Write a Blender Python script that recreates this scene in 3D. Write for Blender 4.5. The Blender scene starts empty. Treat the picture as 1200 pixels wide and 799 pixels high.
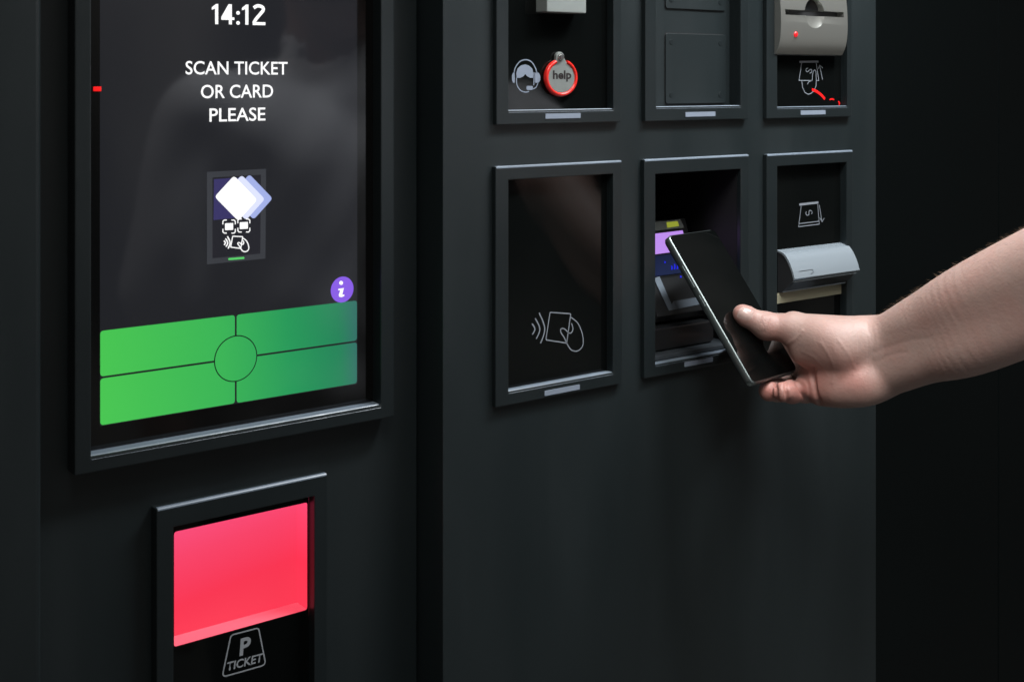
import bpy, bmesh, math, random
import numpy as np
from mathutils import Vector, Matrix

# ------------------------------------------------------------------ camera, world, lamp, exposure
scn = bpy.context.scene
COL = scn.collection
F, D0, SIN, COS = 1474.0, 1020.0, 0.6, 0.8          # focal length (px of 1200), distance to face (mm), yaw
PX, PY = 600.0, 97.0                                 # principal point
EYE = 1450.0                                         # eye height, mm
CAM = np.array([-D0 * SIN, -D0 * COS, EYE])
V = np.array([SIN, COS, 0.0]); R = np.array([COS, -SIN, 0.0]); U = np.array([0.0, 0.0, 1.0])

cd = bpy.data.cameras.new('camera'); cam = bpy.data.objects.new('camera', cd); COL.objects.link(cam)
cam.location = CAM / 1000.0
cam.rotation_euler = (math.radians(90), 0, -math.atan2(SIN, COS))
cd.sensor_width = 36.0; cd.lens = F / 1200 * 36.0
cd.shift_y = -(399.5 - PY) / 1200.0
cd.clip_start = 0.01; cd.clip_end = 100
cd.dof.use_dof = True; cd.dof.focus_distance = 1.10; cd.dof.aperture_fstop = 18.0
scn.camera = cam

world = bpy.data.worlds.new('World'); scn.world = world; world.use_nodes = True
wn, wl = world.node_tree.nodes, world.node_tree.links
bg = wn['Background']
tc = wn.new('ShaderNodeTexCoord')
mp = wn.new('ShaderNodeMapping'); mp.inputs['Scale'].default_value = (2.6, 2.6, 0.9)
nz = wn.new('ShaderNodeTexNoise'); nz.inputs['Scale'].default_value = 2.3; nz.inputs['Detail'].default_value = 5
rp = wn.new('ShaderNodeValToRGB')
rp.color_ramp.elements[0].position = 0.42; rp.color_ramp.elements[0].color = (0.010, 0.013, 0.014, 1)
rp.color_ramp.elements[1].position = 0.70; rp.color_ramp.elements[1].color = (0.36, 0.345, 0.32, 1)
wl.new(tc.outputs['Generated'], mp.inputs['Vector']); wl.new(mp.outputs[0], nz.inputs['Vector'])
wl.new(nz.outputs['Fac'], rp.inputs[0]); wl.new(rp.outputs[0], bg.inputs['Color'])
bg.inputs['Strength'].default_value = 0.95

def area(name, loc, target, sx, sy, power, color, spread=180):
    l = bpy.data.lights.new(name, 'AREA'); l.shape = 'RECTANGLE'; l.size = sx; l.size_y = sy
    l.energy = power; l.color = color; l.spread = math.radians(spread)
    o = bpy.data.objects.new(name, l); COL.objects.link(o); o.location = loc
    o.rotation_euler = (Vector(target) - Vector(loc)).to_track_quat('-Z', 'Y').to_euler()
    return o
area('ceiling_lamp', (0.42, -0.37, 2.12), (0.32, -0.10, 1.30), 0.50, 0.10, 17.0, (0.94, 0.97, 1.0))
area('far_ceiling_lamp', (-0.30, -0.85, 2.38), (0.30, -0.28, 1.28), 0.60, 0.60, 2.9, (1.0, 0.98, 0.96), 60)  # unseen soft fill, added to brighten the hand and forearm

scn.view_settings.view_transform = 'Standard'; scn.view_settings.look = 'None'
scn.view_settings.exposure = 0.0; scn.view_settings.gamma = 1.0

random.seed(4); rng = np.random.default_rng(4)

# ------------------------------------------------------------------ coordinate helpers (mm; z measured from eye height)
def on(px, py, y):
    """point of the vertical plane at depth y (mm) as (x, z)"""
    d = V * F + R * (px - PX) + U * (PY - py)
    t = (y - CAM[1]) / d[1]
    return (CAM[0] + t * d[0], t * d[2])
def W(p):                                            # mm, eye-relative -> metres, world
    return Vector((p[0] / 1000, p[1] / 1000, (p[2] + EYE) / 1000))
def view_pt(px, py, depth):                          # mm, in the eye's own right/up/forward axes
    return np.array([(px - PX) / F * depth, (PY - py) / F * depth, depth])
def view_to_mm(p):
    p = np.asarray(p, float)
    w = CAM + p[..., 0:1] * R + p[..., 1:2] * U + p[..., 2:3] * V
    w[..., 2] -= EYE
    return w

# ------------------------------------------------------------------ materials
def mat(name, base, rough=0.5, metal=0.0, spec=0.5, emit=None, estr=0.0, coat=0.0, bump=None, var=None, streak=None):
    m = bpy.data.materials.new(name); m.use_nodes = True
    nt = m.node_tree; b = nt.nodes['Principled BSDF']
    b.inputs['Base Color'].default_value = (*base, 1); b.inputs['Roughness'].default_value = rough
    b.inputs['Metallic'].default_value = metal; b.inputs['Specular IOR Level'].default_value = spec
    b.inputs['Coat Weight'].default_value = coat; b.inputs['Coat Roughness'].default_value = 0.08
    if emit:
        b.inputs['Emission Color'].default_value = (*emit, 1); b.inputs['Emission Strength'].default_value = estr
    co = nt.nodes.new('ShaderNodeTexCoord')
    if bump:
        n = nt.nodes.new('ShaderNodeTexNoise'); n.inputs['Scale'].default_value = bump[0]; n.inputs['Detail'].default_value = 2
        bp = nt.nodes.new('ShaderNodeBump'); bp.inputs['Strength'].default_value = bump[1]; bp.inputs['Distance'].default_value = bump[2]
        nt.links.new(co.outputs['Object'], n.inputs['Vector']); nt.links.new(n.outputs['Fac'], bp.inputs['Height'])
        nt.links.new(bp.outputs[0], b.inputs['Normal'])
    if var:                                          # soft wear: roughness and colour wander a little
        n = nt.nodes.new('ShaderNodeTexNoise'); n.inputs['Scale'].default_value = var[0]; n.inputs['Detail'].default_value = 5
        if streak:
            sm_ = nt.nodes.new('ShaderNodeMapping'); sm_.inputs['Scale'].default_value = streak
            nt.links.new(co.outputs['Object'], sm_.inputs['Vector']); nt.links.new(sm_.outputs[0], n.inputs['Vector'])
        else: nt.links.new(co.outputs['Object'], n.inputs['Vector'])
        mr = nt.nodes.new('ShaderNodeMapRange'); mr.inputs['From Min'].default_value = 0.3; mr.inputs['From Max'].default_value = 0.7
        mr.inputs['To Min'].default_value = max(rough - var[1], 0.01); mr.inputs['To Max'].default_value = rough + var[1]
        nt.links.new(n.outputs['Fac'], mr.inputs['Value']); nt.links.new(mr.outputs[0], b.inputs['Roughness'])
        mx = nt.nodes.new('ShaderNodeMix'); mx.data_type = 'RGBA'
        mx.inputs['A'].default_value = (*[c * (1 - var[2]) for c in base], 1)
        mx.inputs['B'].default_value = (*[min(c * (1 + var[2]), 1) for c in base], 1)
        nt.links.new(n.outputs['Fac'], mx.inputs['Factor']); nt.links.new(mx.outputs['Result'], b.inputs['Base Color'])
    return m
def emit_gradient(name, axis_from, axis_to, colours, strength, base=(0.01, 0.01, 0.01), rough=0.08):
    """luminous surface whose own colour runs from one corner to another (world mm points)"""
    m = bpy.data.materials.new(name); m.use_nodes = True
    nt = m.node_tree; b = nt.nodes['Principled BSDF']
    b.inputs['Base Color'].default_value = (*base, 1); b.inputs['Roughness'].default_value = rough
    g = nt.nodes.new('ShaderNodeNewGeometry')
    a = W(axis_from); d = W(axis_to) - a
    s = nt.nodes.new('ShaderNodeVectorMath'); s.operation = 'SUBTRACT'; s.inputs[1].default_value = a
    dt = nt.nodes.new('ShaderNodeVectorMath'); dt.operation = 'DOT_PRODUCT'; dt.inputs[1].default_value = d / d.length_squared
    r = nt.nodes.new('ShaderNodeValToRGB')
    cr = r.color_ramp
    while len(cr.elements) < len(colours): cr.elements.new(0.5)
    for e, (p, c) in zip(cr.elements, colours): e.position = p; e.color = (*c, 1)
    nt.links.new(g.outputs['Position'], s.inputs[0]); nt.links.new(s.outputs[0], dt.inputs[0])
    nt.links.new(dt.outputs['Value'], r.inputs[0]); nt.links.new(r.outputs[0], b.inputs['Emission Color'])
    b.inputs['Emission Strength'].default_value = strength
    return m

M = {}
M['coat'] = mat('anthracite_powder_coat', (0.0092, 0.0140, 0.0153), 0.43, bump=(2600, 0.14, 0.0004), var=(9, 0.10, 0.20), streak=(1.6, 1.6, 0.35))
M['frame'] = mat('anthracite_frame', (0.0078, 0.0118, 0.0130), 0.38, bump=(2600, 0.06, 0.0003), var=(9, 0.05, 0.08))
M['ledge'] = mat('bare_frame_edge', (0.15, 0.185, 0.225), 0.35, var=(40, 0.08, 0.15))  # pale tone paints in the overhead light caught on frame edges
M['blackgap'] = mat('black_gap', (0.006, 0.006, 0.007), 0.6)
M['glass'] = mat('black_glass', (0.0028, 0.0034, 0.0033), 0.06, spec=0.28, var=(14, 0.03, 0.2))
M['display'] = mat('display_glass', (0.006, 0.006, 0.008), 0.05, emit=(0.0120, 0.0128, 0.0148), estr=1.0)
M['bezelblack'] = mat('display_black_border', (0.004, 0.004, 0.004), 0.08)
M['white'] = mat('screen_white', (0.02, 0.02, 0.02), 0.1, emit=(1, 1, 1), estr=1.1)
M['lav'] = mat('screen_lavender', (0.02, 0.02, 0.02), 0.1, emit=(0.36, 0.43, 0.80), estr=1)
M['pale'] = mat('screen_pale', (0.02, 0.02, 0.02), 0.1, emit=(0.74, 0.78, 1.0), estr=1)
M['dpurple'] = mat('screen_dark_purple', (0.01, 0.01, 0.01), 0.1, emit=(0.036, 0.030, 0.125), estr=1)
M['dgrey'] = mat('screen_grey', (0.01, 0.01, 0.01), 0.1, emit=(0.036, 0.039, 0.047), estr=1)
M['dark'] = mat('screen_dark', (0.01, 0.01, 0.01), 0.1, emit=(0.012, 0.012, 0.018), estr=1)
M['purple'] = mat('screen_purple', (0.01, 0.01, 0.01), 0.1, emit=(0.24, 0.10, 0.78), estr=1)
M['sgreen'] = mat('screen_green', (0.01, 0.01, 0.01), 0.1, emit=(0.10, 0.62, 0.14), estr=1)
M['gapline'] = mat('screen_gap_line', (0.004, 0.004, 0.004), 0.1, emit=(0.004, 0.012, 0.009), estr=1)
M['print'] = mat('grey_print', (0.20, 0.22, 0.25), 0.5)
M['printblue'] = mat('pale_blue_print', (0.19, 0.225, 0.285), 0.5)
M['tab'] = mat('pale_translucent_tab', (0.20, 0.235, 0.29), 0.35)
M['silver'] = mat('satin_silver', (0.47, 0.475, 0.44), 0.32, metal=0.85, bump=(700, .05, .0003))
M['bluesilver'] = mat('blue_silver', (0.50, 0.585, 0.65), 0.2, metal=0.68)
M['darkmetal'] = mat('dark_metal', (0.06, 0.065, 0.07), 0.35, metal=0.6)
M['strip'] = mat('pale_olive_strip', (0.33, 0.32, 0.225), 0.45)
M['boxgrey'] = mat('pale_grey_plastic', (0.20, 0.22, 0.21), 0.45, var=(60, 0.05, 0.08))
M['tag'] = mat('grey_metal_tag', (0.19, 0.21, 0.20), 0.45, metal=0.2, var=(150, 0.06, 0.10))
M['red'] = mat('red_plastic', (0.62, 0.018, 0.012), 0.28)
M['steel'] = mat('steel', (0.55, 0.55, 0.54), 0.22, metal=1.0)
M['ink'] = mat('black_ink', (0.012, 0.008, 0.008), 0.5)
M['led'] = mat('red_led', (0.4, 0.01, 0.01), 0.2, emit=(0.75, 0.008, 0.008), estr=1.0)  # red reflected marks, put in as emission
M['ledsoft'] = mat('red_led_soft', (0.3, 0.01, 0.01), 0.2, emit=(0.70, 0.012, 0.02), estr=1.0)
M['ppl_scr'] = mat('reader_screen_light', (0.02, 0.02, 0.02), 0.15, emit=(0.52, 0.27, 0.86), estr=1)
M['readerblue'] = mat('reader_blue_face', (0.010, 0.014, 0.040), 0.2, emit=(0.004, 0.007, 0.022), estr=1)
M['blueled'] = mat('blue_led', (0.01, 0.01, 0.05), 0.2, emit=(0.010, 0.015, 0.75), estr=1)
M['readergrey'] = mat('reader_grey', (0.16, 0.18, 0.17), 0.4)
M['yellow'] = mat('yellow_lamp', (0.05, 0.05, 0.01), 0.3, emit=(0.26, 0.30, 0.03), estr=1)
M['readerblack'] = mat('reader_black', (0.012, 0.013, 0.014), 0.3)
M['readeredge'] = mat('reader_edge', (0.13, 0.16, 0.19), 0.35)
M['phoneglass'] = mat('phone_glass', (0.0015, 0.002, 0.002), 0.04, spec=0.4)
M['phonerim'] = mat('phone_rim', (0.17, 0.20, 0.20), 0.34, metal=0.8)
M['phoneback'] = mat('phone_back', (0.02, 0.02, 0.025), 0.2)
M['wall'] = mat('dark_wall_paint', (0.0014, 0.0028, 0.0030), 0.55, spec=0.12, bump=(300, 0.15, 0.0006), var=(3, 0.05, 0.25))
M['floor'] = mat('grey_concrete', (0.38, 0.37, 0.35), 0.6, bump=(40, 0.2, 0.002), var=(6, 0.1, 0.3))
M['whiteplastic'] = mat('white_plastic', (0.75, 0.75, 0.76), 0.45)

# ------------------------------------------------------------------ object helpers
WLOC = {}
def link(name, me, material=None, parent=None, label=None):
    """links a mesh whose vertices are in world metres; the origin moves to the middle of the mesh"""
    n = len(me.vertices); a = np.empty(n * 3, np.float32); me.vertices.foreach_get('co', a); a = a.reshape(-1, 3)
    c = (a.min(0) + a.max(0)) / 2
    me.vertices.foreach_set('co', (a - c).ravel()); me.update()
    o = bpy.data.objects.new(name, me); COL.objects.link(o)
    if material is not None and not me.materials: me.materials.append(material)
    c = Vector(c.tolist()); WLOC[o] = c
    if parent: o.parent = parent; o.location = c - WLOC[parent]
    else: o.location = c
    if label: o['label'] = label
    return o
def thing(name, loc, label, cat, group=None):
    o = bpy.data.objects.new(name, None); COL.objects.link(o); o.empty_display_size = 0.1
    o.location = loc; WLOC[o] = Vector(loc); o['label'] = label; o['category'] = cat
    if group: o['group'] = group
    return o
def finish(bm, name, material, parent=None, bevel=0.0, seg=2, label=None, smooth=False, angle=40):
    bmesh.ops.recalc_face_normals(bm, faces=bm.faces)
    if bevel:
        ed = [e for e in bm.edges if len(e.link_faces) == 2 and e.calc_face_angle(0) > math.radians(25)]
        bmesh.ops.bevel(bm, geom=ed, offset=bevel / 1000, segments=seg, profile=0.6, affect='EDGES', clamp_overlap=True)
    for v in bm.verts: pass
    me = bpy.data.meshes.new(name)
    if smooth:
        for f in bm.faces: f.smooth = True
        for e in bm.edges:
            if len(e.link_faces) == 2 and e.calc_face_angle(0) > math.radians(angle): e.smooth = False
    bm.to_mesh(me); bm.free()
    return link(name, me, material, parent, label)
def vbm(bm, p): return bm.verts.new(W(p))
def box(bm, x0, x1, y0, y1, z0, z1):
    v = [vbm(bm, (x, y, z)) for x in (x0, x1) for y in (y0, y1) for z in (z0, z1)]
    for f in ((0, 1, 3, 2), (4, 6, 7, 5), (0, 4, 5, 1), (2, 3, 7, 6), (0, 2, 6, 4), (1, 5, 7, 3)):
        bm.faces.new([v[i] for i in f])
    return v
def ring(bm, o, i, yf, yb):
    """rectangular frame: o and i are (x0, x1, z0, z1)"""
    def loop(r, y): return [vbm(bm, (r[0], y, r[2])), vbm(bm, (r[1], y, r[2])), vbm(bm, (r[1], y, r[3])), vbm(bm, (r[0], y, r[3]))]
    of, inf, ob, ib = loop(o, yf), loop(i, yf), loop(o, yb), loop(i, yb)
    for k in range(4):
        j = (k + 1) % 4
        bm.faces.new((of[k], of[j], inf[j], inf[k])); bm.faces.new((ob[j], ob[k], ib[k], ib[j]))
        bm.faces.new((of[j], of[k], ob[k], ob[j])); bm.faces.new((inf[k], inf[j], ib[j], ib[k]))
def plate(bm, rect, holes, yf, yb):
    """slab in the x-z plane with rectangular holes right through it"""
    xs = sorted({rect[0], rect[1], *[h[0] for h in holes], *[h[1] for h in holes]})
    zs = sorted({rect[2], rect[3], *[h[2] for h in holes], *[h[3] for h in holes]})
    solid = {}
    for i in range(len(xs) - 1):
        for j in range(len(zs) - 1):
            cx, cz = (xs[i] + xs[i + 1]) / 2, (zs[j] + zs[j + 1]) / 2
            solid[i, j] = not any(h[0] < cx < h[1] and h[2] < cz < h[3] for h in holes)
    vf, vb = {}, {}
    def g(d, i, j, y):
        if (i, j) not in d: d[i, j] = vbm(bm, (xs[i], y, zs[j]))
        return d[i, j]
    for (i, j), s in solid.items():
        if not s: continue
        c = [(i, j), (i + 1, j), (i + 1, j + 1), (i, j + 1)]
        bm.faces.new([g(vf, *k, yf) for k in c]); bm.faces.new([g(vb, *k, yb) for k in reversed(c)])
        for (di, dj), (a, b) in (((0, -1), (0, 1)), ((1, 0), (1, 2)), ((0, 1), (2, 3)), ((-1, 0), (3, 0))):
            if not solid.get((i + di, j + dj), False):
                bm.faces.new((g(vf, *c[b], yf), g(vf, *c[a], yf), g(vb, *c[a], yb), g(vb, *c[b], yb)))
def round_poly(pts, r, n=5):
    """corners of a polygon (x, z) rounded with radius r"""
    out = []; pts = [np.array(p, float) for p in pts]
    for k in range(len(pts)):
        p, a, b = pts[k], pts[k - 1], pts[(k + 1) % len(pts)]
        u, w = (a - p), (b - p); u /= np.linalg.norm(u); w /= np.linalg.norm(w)
        ang = math.acos(max(-1, min(1, float(u @ w)))); t = r / math.tan(ang / 2)
        s, e = p + u * t, p + w * t
        for q in range(n + 1):
            f = q / n; out.append((1 - f) ** 2 * s + 2 * f * (1 - f) * p + f * f * e)
    return out
def spline(pts, n=6, closed=False):
    P = [np.array(p, float) for p in pts]; out = []; L = len(P)
    for k in range(L if closed else L - 1):
        g = (lambda i: P[i % L]) if closed else (lambda i: P[max(0, min(L - 1, i))])
        a, b, c, d = g(k - 1), g(k), g(k + 1), g(k + 2)
        for q in range(n):
            t = q / n
            out.append(0.5 * ((2 * b) + (c - a) * t + (2 * a - 5 * b + 4 * c - d) * t * t + (3 * b - a - 3 * c + d) * t ** 3))
    if not closed: out.append(P[-1])
    return out
def fill(bm, pts, y, y2=None):
    """flat shape in the x-z plane at y; with y2 it is a prism back to y2"""
    v = [vbm(bm, (p[0], y, p[1])) for p in pts]; bm.faces.new(v)
    if y2 is not None:
        b = [vbm(bm, (p[0], y2, p[1])) for p in pts]; bm.faces.new(b[::-1])
        for k in range(len(v)): bm.faces.new((v[k - 1], v[k], b[k], b[k - 1]))
def stroke(bm, pts, w, y, closed=False):
    P = [np.array(p, float) for p in pts]; L = len(P); left, right = [], []
    for k in range(L):
        a = P[k - 1] if (k or closed) else P[k]; b = P[(k + 1) % L] if (k < L - 1 or closed) else P[k]
        d1 = P[k] - a; d2 = b - P[k]
        if np.linalg.norm(d1) < 1e-9: d1 = d2
        if np.linalg.norm(d2) < 1e-9: d2 = d1
        d1 = d1 / (np.linalg.norm(d1) + 1e-12); d2 = d2 / (np.linalg.norm(d2) + 1e-12)
        n1 = np.array([-d1[1], d1[0]]); n2 = np.array([-d2[1], d2[0]]); m = n1 + n2; m /= (np.linalg.norm(m) + 1e-12)
        s = w / 2 / max(0.45, float(m @ n1))
        left.append(vbm(bm, (P[k][0] + m[0] * s, y, P[k][1] + m[1] * s))); right.append(vbm(bm, (P[k][0] - m[0] * s, y, P[k][1] - m[1] * s)))
    for k in range(L if closed else L - 1):
        j = (k + 1) % L; bm.faces.new((left[k], right[k], right[j], left[j]))
def glyph_s(f, cx, cy, h, w, ang):
    c, s_ = math.cos(ang), math.sin(ang); out = []
    for u, v in [(.42, -.30), (.22, -.47), (-.12, -.5), (-.42, -.34), (-.36, -.1), (0, 0), (.36, .1), (.42, .34), (.12, .5), (-.22, .47), (-.42, .30)]:
        x, y = u * w, v * h; out.append(f((cx + x * c - y * s_, cy + x * s_ + y * c)))
    return spline(out, 4)
def disc(cx, cz, r, n=40, rz=None, a0=0, a1=2 * math.pi):
    rz = rz or r
    full = abs(a1 - a0 - 2 * math.pi) < 1e-6
    return [(cx + r * math.cos(a0 + (a1 - a0) * k / (n if full else n - 1)), cz + rz * math.sin(a0 + (a1 - a0) * k / (n if full else n - 1))) for k in range(n)]
def text(name, s, p0, p1, cap_px, y, material, parent, bold=0.0, shear=0.0, ref='H', up=None):
    """s set along the line p0-p1 (photo pixels of its bottom left and bottom right) on the plane y"""
    cu = bpy.data.curves.new(name, 'FONT'); cu.body = s; cu.offset = bold; cu.shear = shear; cu.resolution_u = 4
    o = bpy.data.objects.new('tmp', cu); COL.objects.link(o)
    dg = bpy.context.evaluated_depsgraph_get(); me = bpy.data.meshes.new_from_object(o.evaluated_get(dg))
    bpy.data.objects.remove(o)
    co = np.array([v.co[:] for v in me.vertices]); x0, x1 = co[:, 0].min(), co[:, 0].max()
    a = np.array(on(*p0, y)); b = np.array(on(*p1, y)); t = np.array(on(p0[0], p0[1] - cap_px, y))
    ux = (b - a); uz = np.array([0, np.linalg.norm(t - a)]) if up is None else np.array(up) * np.linalg.norm(t - a)
    capn = 0.70
    for v, c in zip(me.vertices, co):
        q = a + ux * (c[0] - x0) / (x1 - x0) + uz * (c[1] / capn)
        v.co = W((q[0], y, q[1]))
    return link(name, me, material, parent)

# ------------------------------------------------------------------ setting
bm = bmesh.new(); box(bm, -4000, 4000, -4000, 4000, -1500, -1450)
o = finish(bm, 'floor', M['floor']); o['kind'] = 'structure'
bm = bmesh.new()
JX = on(1170, 400, 260)[0]
for a, b in ((200, JX - 1), (JX + 1, 2600)): box(bm, a, b, 260, 300, -1448, 900)
box(bm, 195, 2605, 301, 340, -1448, 905)
o = finish(bm, 'dark_wall', M['wall'], bevel=1.5); o['label'] = 'dark panelled wall with a fine upright joint behind the forearm'; o['category'] = 'wall'

# ------------------------------------------------------------------ kiosk: body and panels
PL = 35.0                                            # depth of the display-side face; the payment panel stands at 0
KI = thing('payment_kiosk', (0.04, 0.2, 0.0), 'large anthracite parking payment machine with touch display and payment slots', 'payment machine')
bm = bmesh.new(); box(bm, -455, 472, 140, 460, -1445, 520)
finish(bm, 'cabinet', M['coat'], KI, bevel=3)
TK = (*sorted((on(204, 622, PL - 9)[0] + 0, on(360, 588, PL)[0])), on(204, 757, PL)[1], on(360, 588, PL)[1])   # ticket window
tx0, tx1 = on(204, 690, PL)[0], on(360, 660, PL)[0]; tz0, tz1 = on(205, 757, PL)[1], on(204, 622, PL)[1]
bm = bmesh.new(); plate(bm, (-364, -69, -1380, 480), [(tx0 - 6, tx1 + 6, tz0 - 6, tz1 + 6)], PL, PL + 104)
finish(bm, 'display_panel', M['coat'], KI, bevel=1.0)
bm = bmesh.new(); box(bm, -455, -366, 22, 138, -1380, 480)
finish(bm, 'side_column', M['coat'], KI, bevel=3.5, seg=3)
YF, YG = -5.0, 3.0                                  # front of module frames, face of module glass
mods = {'help': (-15.5, 118.5), 'blank': (147, 279), 'acceptor': (305, 432), 'tap': (-16.5, 119.5), 'reader': (146, 280), 'dispenser': (305, 433.5)}
def fx(x): return x                                   # (frames measured on the panel plane)
inner = {}
def shift(rect, y):                                   # carry a rectangle measured on the panel plane to the plane y
    k = (y - CAM[1]) / (0 - CAM[1])
    return tuple(CAM[0] + (v - CAM[0]) * k if i < 2 else v * k for i, v in enumerate(rect))
OUT = {'help': (-15.5, 118.5, -34.0, 158), 'blank': (147, 279, -34.2, 158), 'acceptor': (304.5, 432, -34.5, 158),
       'tap': (-16.5, 119.5, -260.8, -67.8), 'reader': (145.6, 280, -260.5, -68.1), 'dispenser': (304.5, 434, -260.5, -69)}
INN = {'help': (-3.5, 109.5, -22.8, 147), 'blank': (160, 268.5, -21.8, 147), 'acceptor': (319.5, 425, -24, 147),
       'tap': (-3.5, 109.0, -250, -78.7), 'reader': (159, 268.5, -250, -81), 'dispenser': (319.5, 424, -250, -80.5)}
OUT = {k: shift(v, YF) for k, v in OUT.items()}; INN = {k: shift(v, YF) for k, v in INN.items()}
def grow(r, g): return (r[0] - g, r[1] + g, r[2] - g, r[3] + g)
bm = bmesh.new(); plate(bm, (-67.3, 471, -1380, 480), [grow(INN[k], 2.2) for k in INN], 0, 138)
finish(bm, 'payment_panel', M['coat'], KI, bevel=1.6)

# ------------------------------------------------------------------ modules
def tri_bar(bm, x0, x1, prof):
    a = [vbm(bm, (x0, *p)) for p in prof]; b = [vbm(bm, (x1, *p)) for p in prof]
    for k in range(len(prof)): bm.faces.new((a[k - 1], a[k], b[k], b[k - 1]))
    bm.faces.new(a); bm.faces.new(b[::-1])
def sill(bm, x0, x1, z, yf, c, yb):                   # chamfered lower lip of an opening, running back to the glass
    tri_bar(bm, x0, x1, [(yf - .12, z - c * .75), (yf + c * .8, z + .45), (yb, z + .45), (yb, z + .04), (yf + c, z + .04), (yf + .3, z - c * .75)])
def edge(bm, r, yf):                                  # chamfered upper edge of a frame
    z = r[3]; tri_bar(bm, r[0] + .9, r[1] - .9, [(yf - .12, z - 1.3), (yf - .06, z - .35), (yf + .7, z + .35), (yf + 3.5, z + .4), (yf + 3.5, z - .3), (yf + .3, z - 1.3)])
FR = {}
tabpx = {'help': ((639, 137), (680, 135)), 'blank': ((803, 135), (838, 133)), 'acceptor': ((938, 133), (967, 131)),
         'tap': ((638, 461), (679, 453)), 'reader': ((802, 427), (835, 421))}
names = {'help': 'intercom_frame', 'blank': 'blank_module_frame', 'acceptor': 'note_acceptor_frame', 'tap': 'card_tap_frame', 'reader': 'card_reader_frame', 'dispenser': 'note_dispenser_frame'}
for k in OUT:
    bm = bmesh.new(); ring(bm, OUT[k], INN[k], YF, 0.0 if k not in ('blank', 'reader') else -0.02)
    FR[k] = finish(bm, names[k], M['frame'], KI, bevel=0.6, seg=2)
    if True:
        bm = bmesh.new(); ring(bm, grow(INN[k], 1.8), INN[k], 0.03, {'blank': 11.0, 'reader': 132}.get(k, YG + 1.5))
        finish(bm, 'recess_lining', M['blackgap'] if k == 'reader' else M['frame'], FR[k])
    i = INN[k]
    bm = bmesh.new(); sill(bm, i[0] + 0.1, i[1] - 0.1, i[2], YF, 2.0, YG - 0.1)
    finish(bm, 'sill', M['ledge'], FR[k])
    bm = bmesh.new(); edge(bm, OUT[k], YF)
    finish(bm, 'top_edge', M['ledge'], FR[k])
    if k in tabpx:
        (a, b), (c, d) = tabpx[k]; p, q = on(a, b, YF), on(c, d, YF); zc = (p[1] + q[1]) / 2
        bm = bmesh.new(); fill(bm, round_poly([(p[0], zc - 2.1), (q[0], zc - 2.1), (q[0], zc + 2.1), (p[0], zc + 2.1)], 0.6), YF - 0.5, YF + 1)
        finish(bm, 'status_tab', M['tab'], FR[k])
    if k in ('help', 'acceptor', 'tap', 'dispenser'):
        bm = bmesh.new(); box(bm, i[0] + 0.05, i[1] - 0.05, YG, YG + 1.4, i[2] + 0.05, i[3] - 0.05)
        finish(bm, 'glass_plate', M['glass'], FR[k])

# --- intercom module
def zmap(x0, y0, s, y):                               # traced point of a magnified detail -> plane
    return lambda p: on(x0 + p[0] / s, y0 + p[1] / s, y)
YI = YG - 0.2
f = zmap(600, 30, 7.99, YI)
bm = bmesh.new()
stroke(bm, spline([f(p) for p in [(20, 450), (30, 400), (70, 342), (125, 322), (180, 340), (220, 400), (232, 450)]]), 1.0, YI)
for sx in ((0, 26), (216, 266)):
    a, b = sx; pts = [(a, 470), (a + 8, 445), (b - 6, 440), (b, 450), (b, 530), (b - 6, 540), (a + 8, 535), (a, 510)]
    if a: pts = [(a, 450), (a + 6, 440), (b - 14, 445), (b, 475), (b, 510), (b - 14, 535), (a + 6, 540), (a, 530)]
    fill(bm, [f(p) for p in pts], YI)
fill(bm, [f(p) for p in [(44, 492), (40, 450), (52, 405), (85, 375), (122, 366), (158, 376), (190, 405), (200, 450), (198, 492), (170, 492), (140, 475), (125, 455), (108, 476), (78, 492)]], YI)
stroke(bm, spline([f(p) for p in [(42, 490), (46, 555), (78, 607), (125, 625), (160, 618)]]), 0.9, YI)
stroke(bm, spline([f(p) for p in [(206, 440), (207, 500), (203, 560)]]), 0.9, YI)
stroke(bm, spline([f(p) for p in [(242, 540), (225, 580), (190, 598)]]), 0.9, YI)
fill(bm, round_poly([f(p) for p in [(135, 605), (195, 605), (195, 567), (135, 567)]], 1.2), YI)
finish(bm, 'headset_sign', M['printblue'], FR['help'])
p, q = on(641, 14, -12), on(687, 14, -12)
bm = bmesh.new(); box(bm, p[0], q[0], -12, YG - 0.1, p[1], p[1] + 26)
finish(bm, 'intercom_hood', M['boxgrey'], KI, bevel=0.8)
hc = on(658.2, 91.3, YG - 4); bc = on(657.5, 67, YG - 5)
HR = 13.8
bm = bmesh.new()                                      # tag: disc with a lug round the bolt
pts = [tuple(p) for p in disc(hc[0], hc[1], (HR - 1.0) * 1.11, 44, rz=HR - 1.0, a0=math.radians(118), a1=math.radians(422))]
pts += disc(bc[0], bc[1], 4.3, 14, a0=math.radians(-10), a1=math.radians(190))
fill(bm, pts, YG - 4, YG - 0.8)
HB = finish(bm, 'help_button', M['tag'], KI, bevel=0.5, seg=2)
bm = bmesh.new(); n, mj = 64, 12                      # red rim, open at the lug
rows = []
for k in range(n + 1):
    a = math.radians(112 + (428 - 112) * k / n)
    rows.append([vbm(bm, (hc[0] + (HR + .3 + 1.75 * math.cos(t)) * 1.11 * math.cos(a), YG - 2.6 + 2.6 * math.sin(t), hc[1] + (HR + .3 + 1.75 * math.cos(t)) * math.sin(a))) for t in [2 * math.pi * j / mj for j in range(mj)]])
for k in range(n):
    for j in range(mj): bm.faces.new((rows[k][j], rows[k][(j + 1) % mj], rows[k + 1][(j + 1) % mj], rows[k + 1][j]))
bm.faces.new(rows[0]); bm.faces.new(rows[-1][::-1])
finish(bm, 'red_rim', M['red'], HB, smooth=True, angle=60)
bm = bmesh.new()
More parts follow.
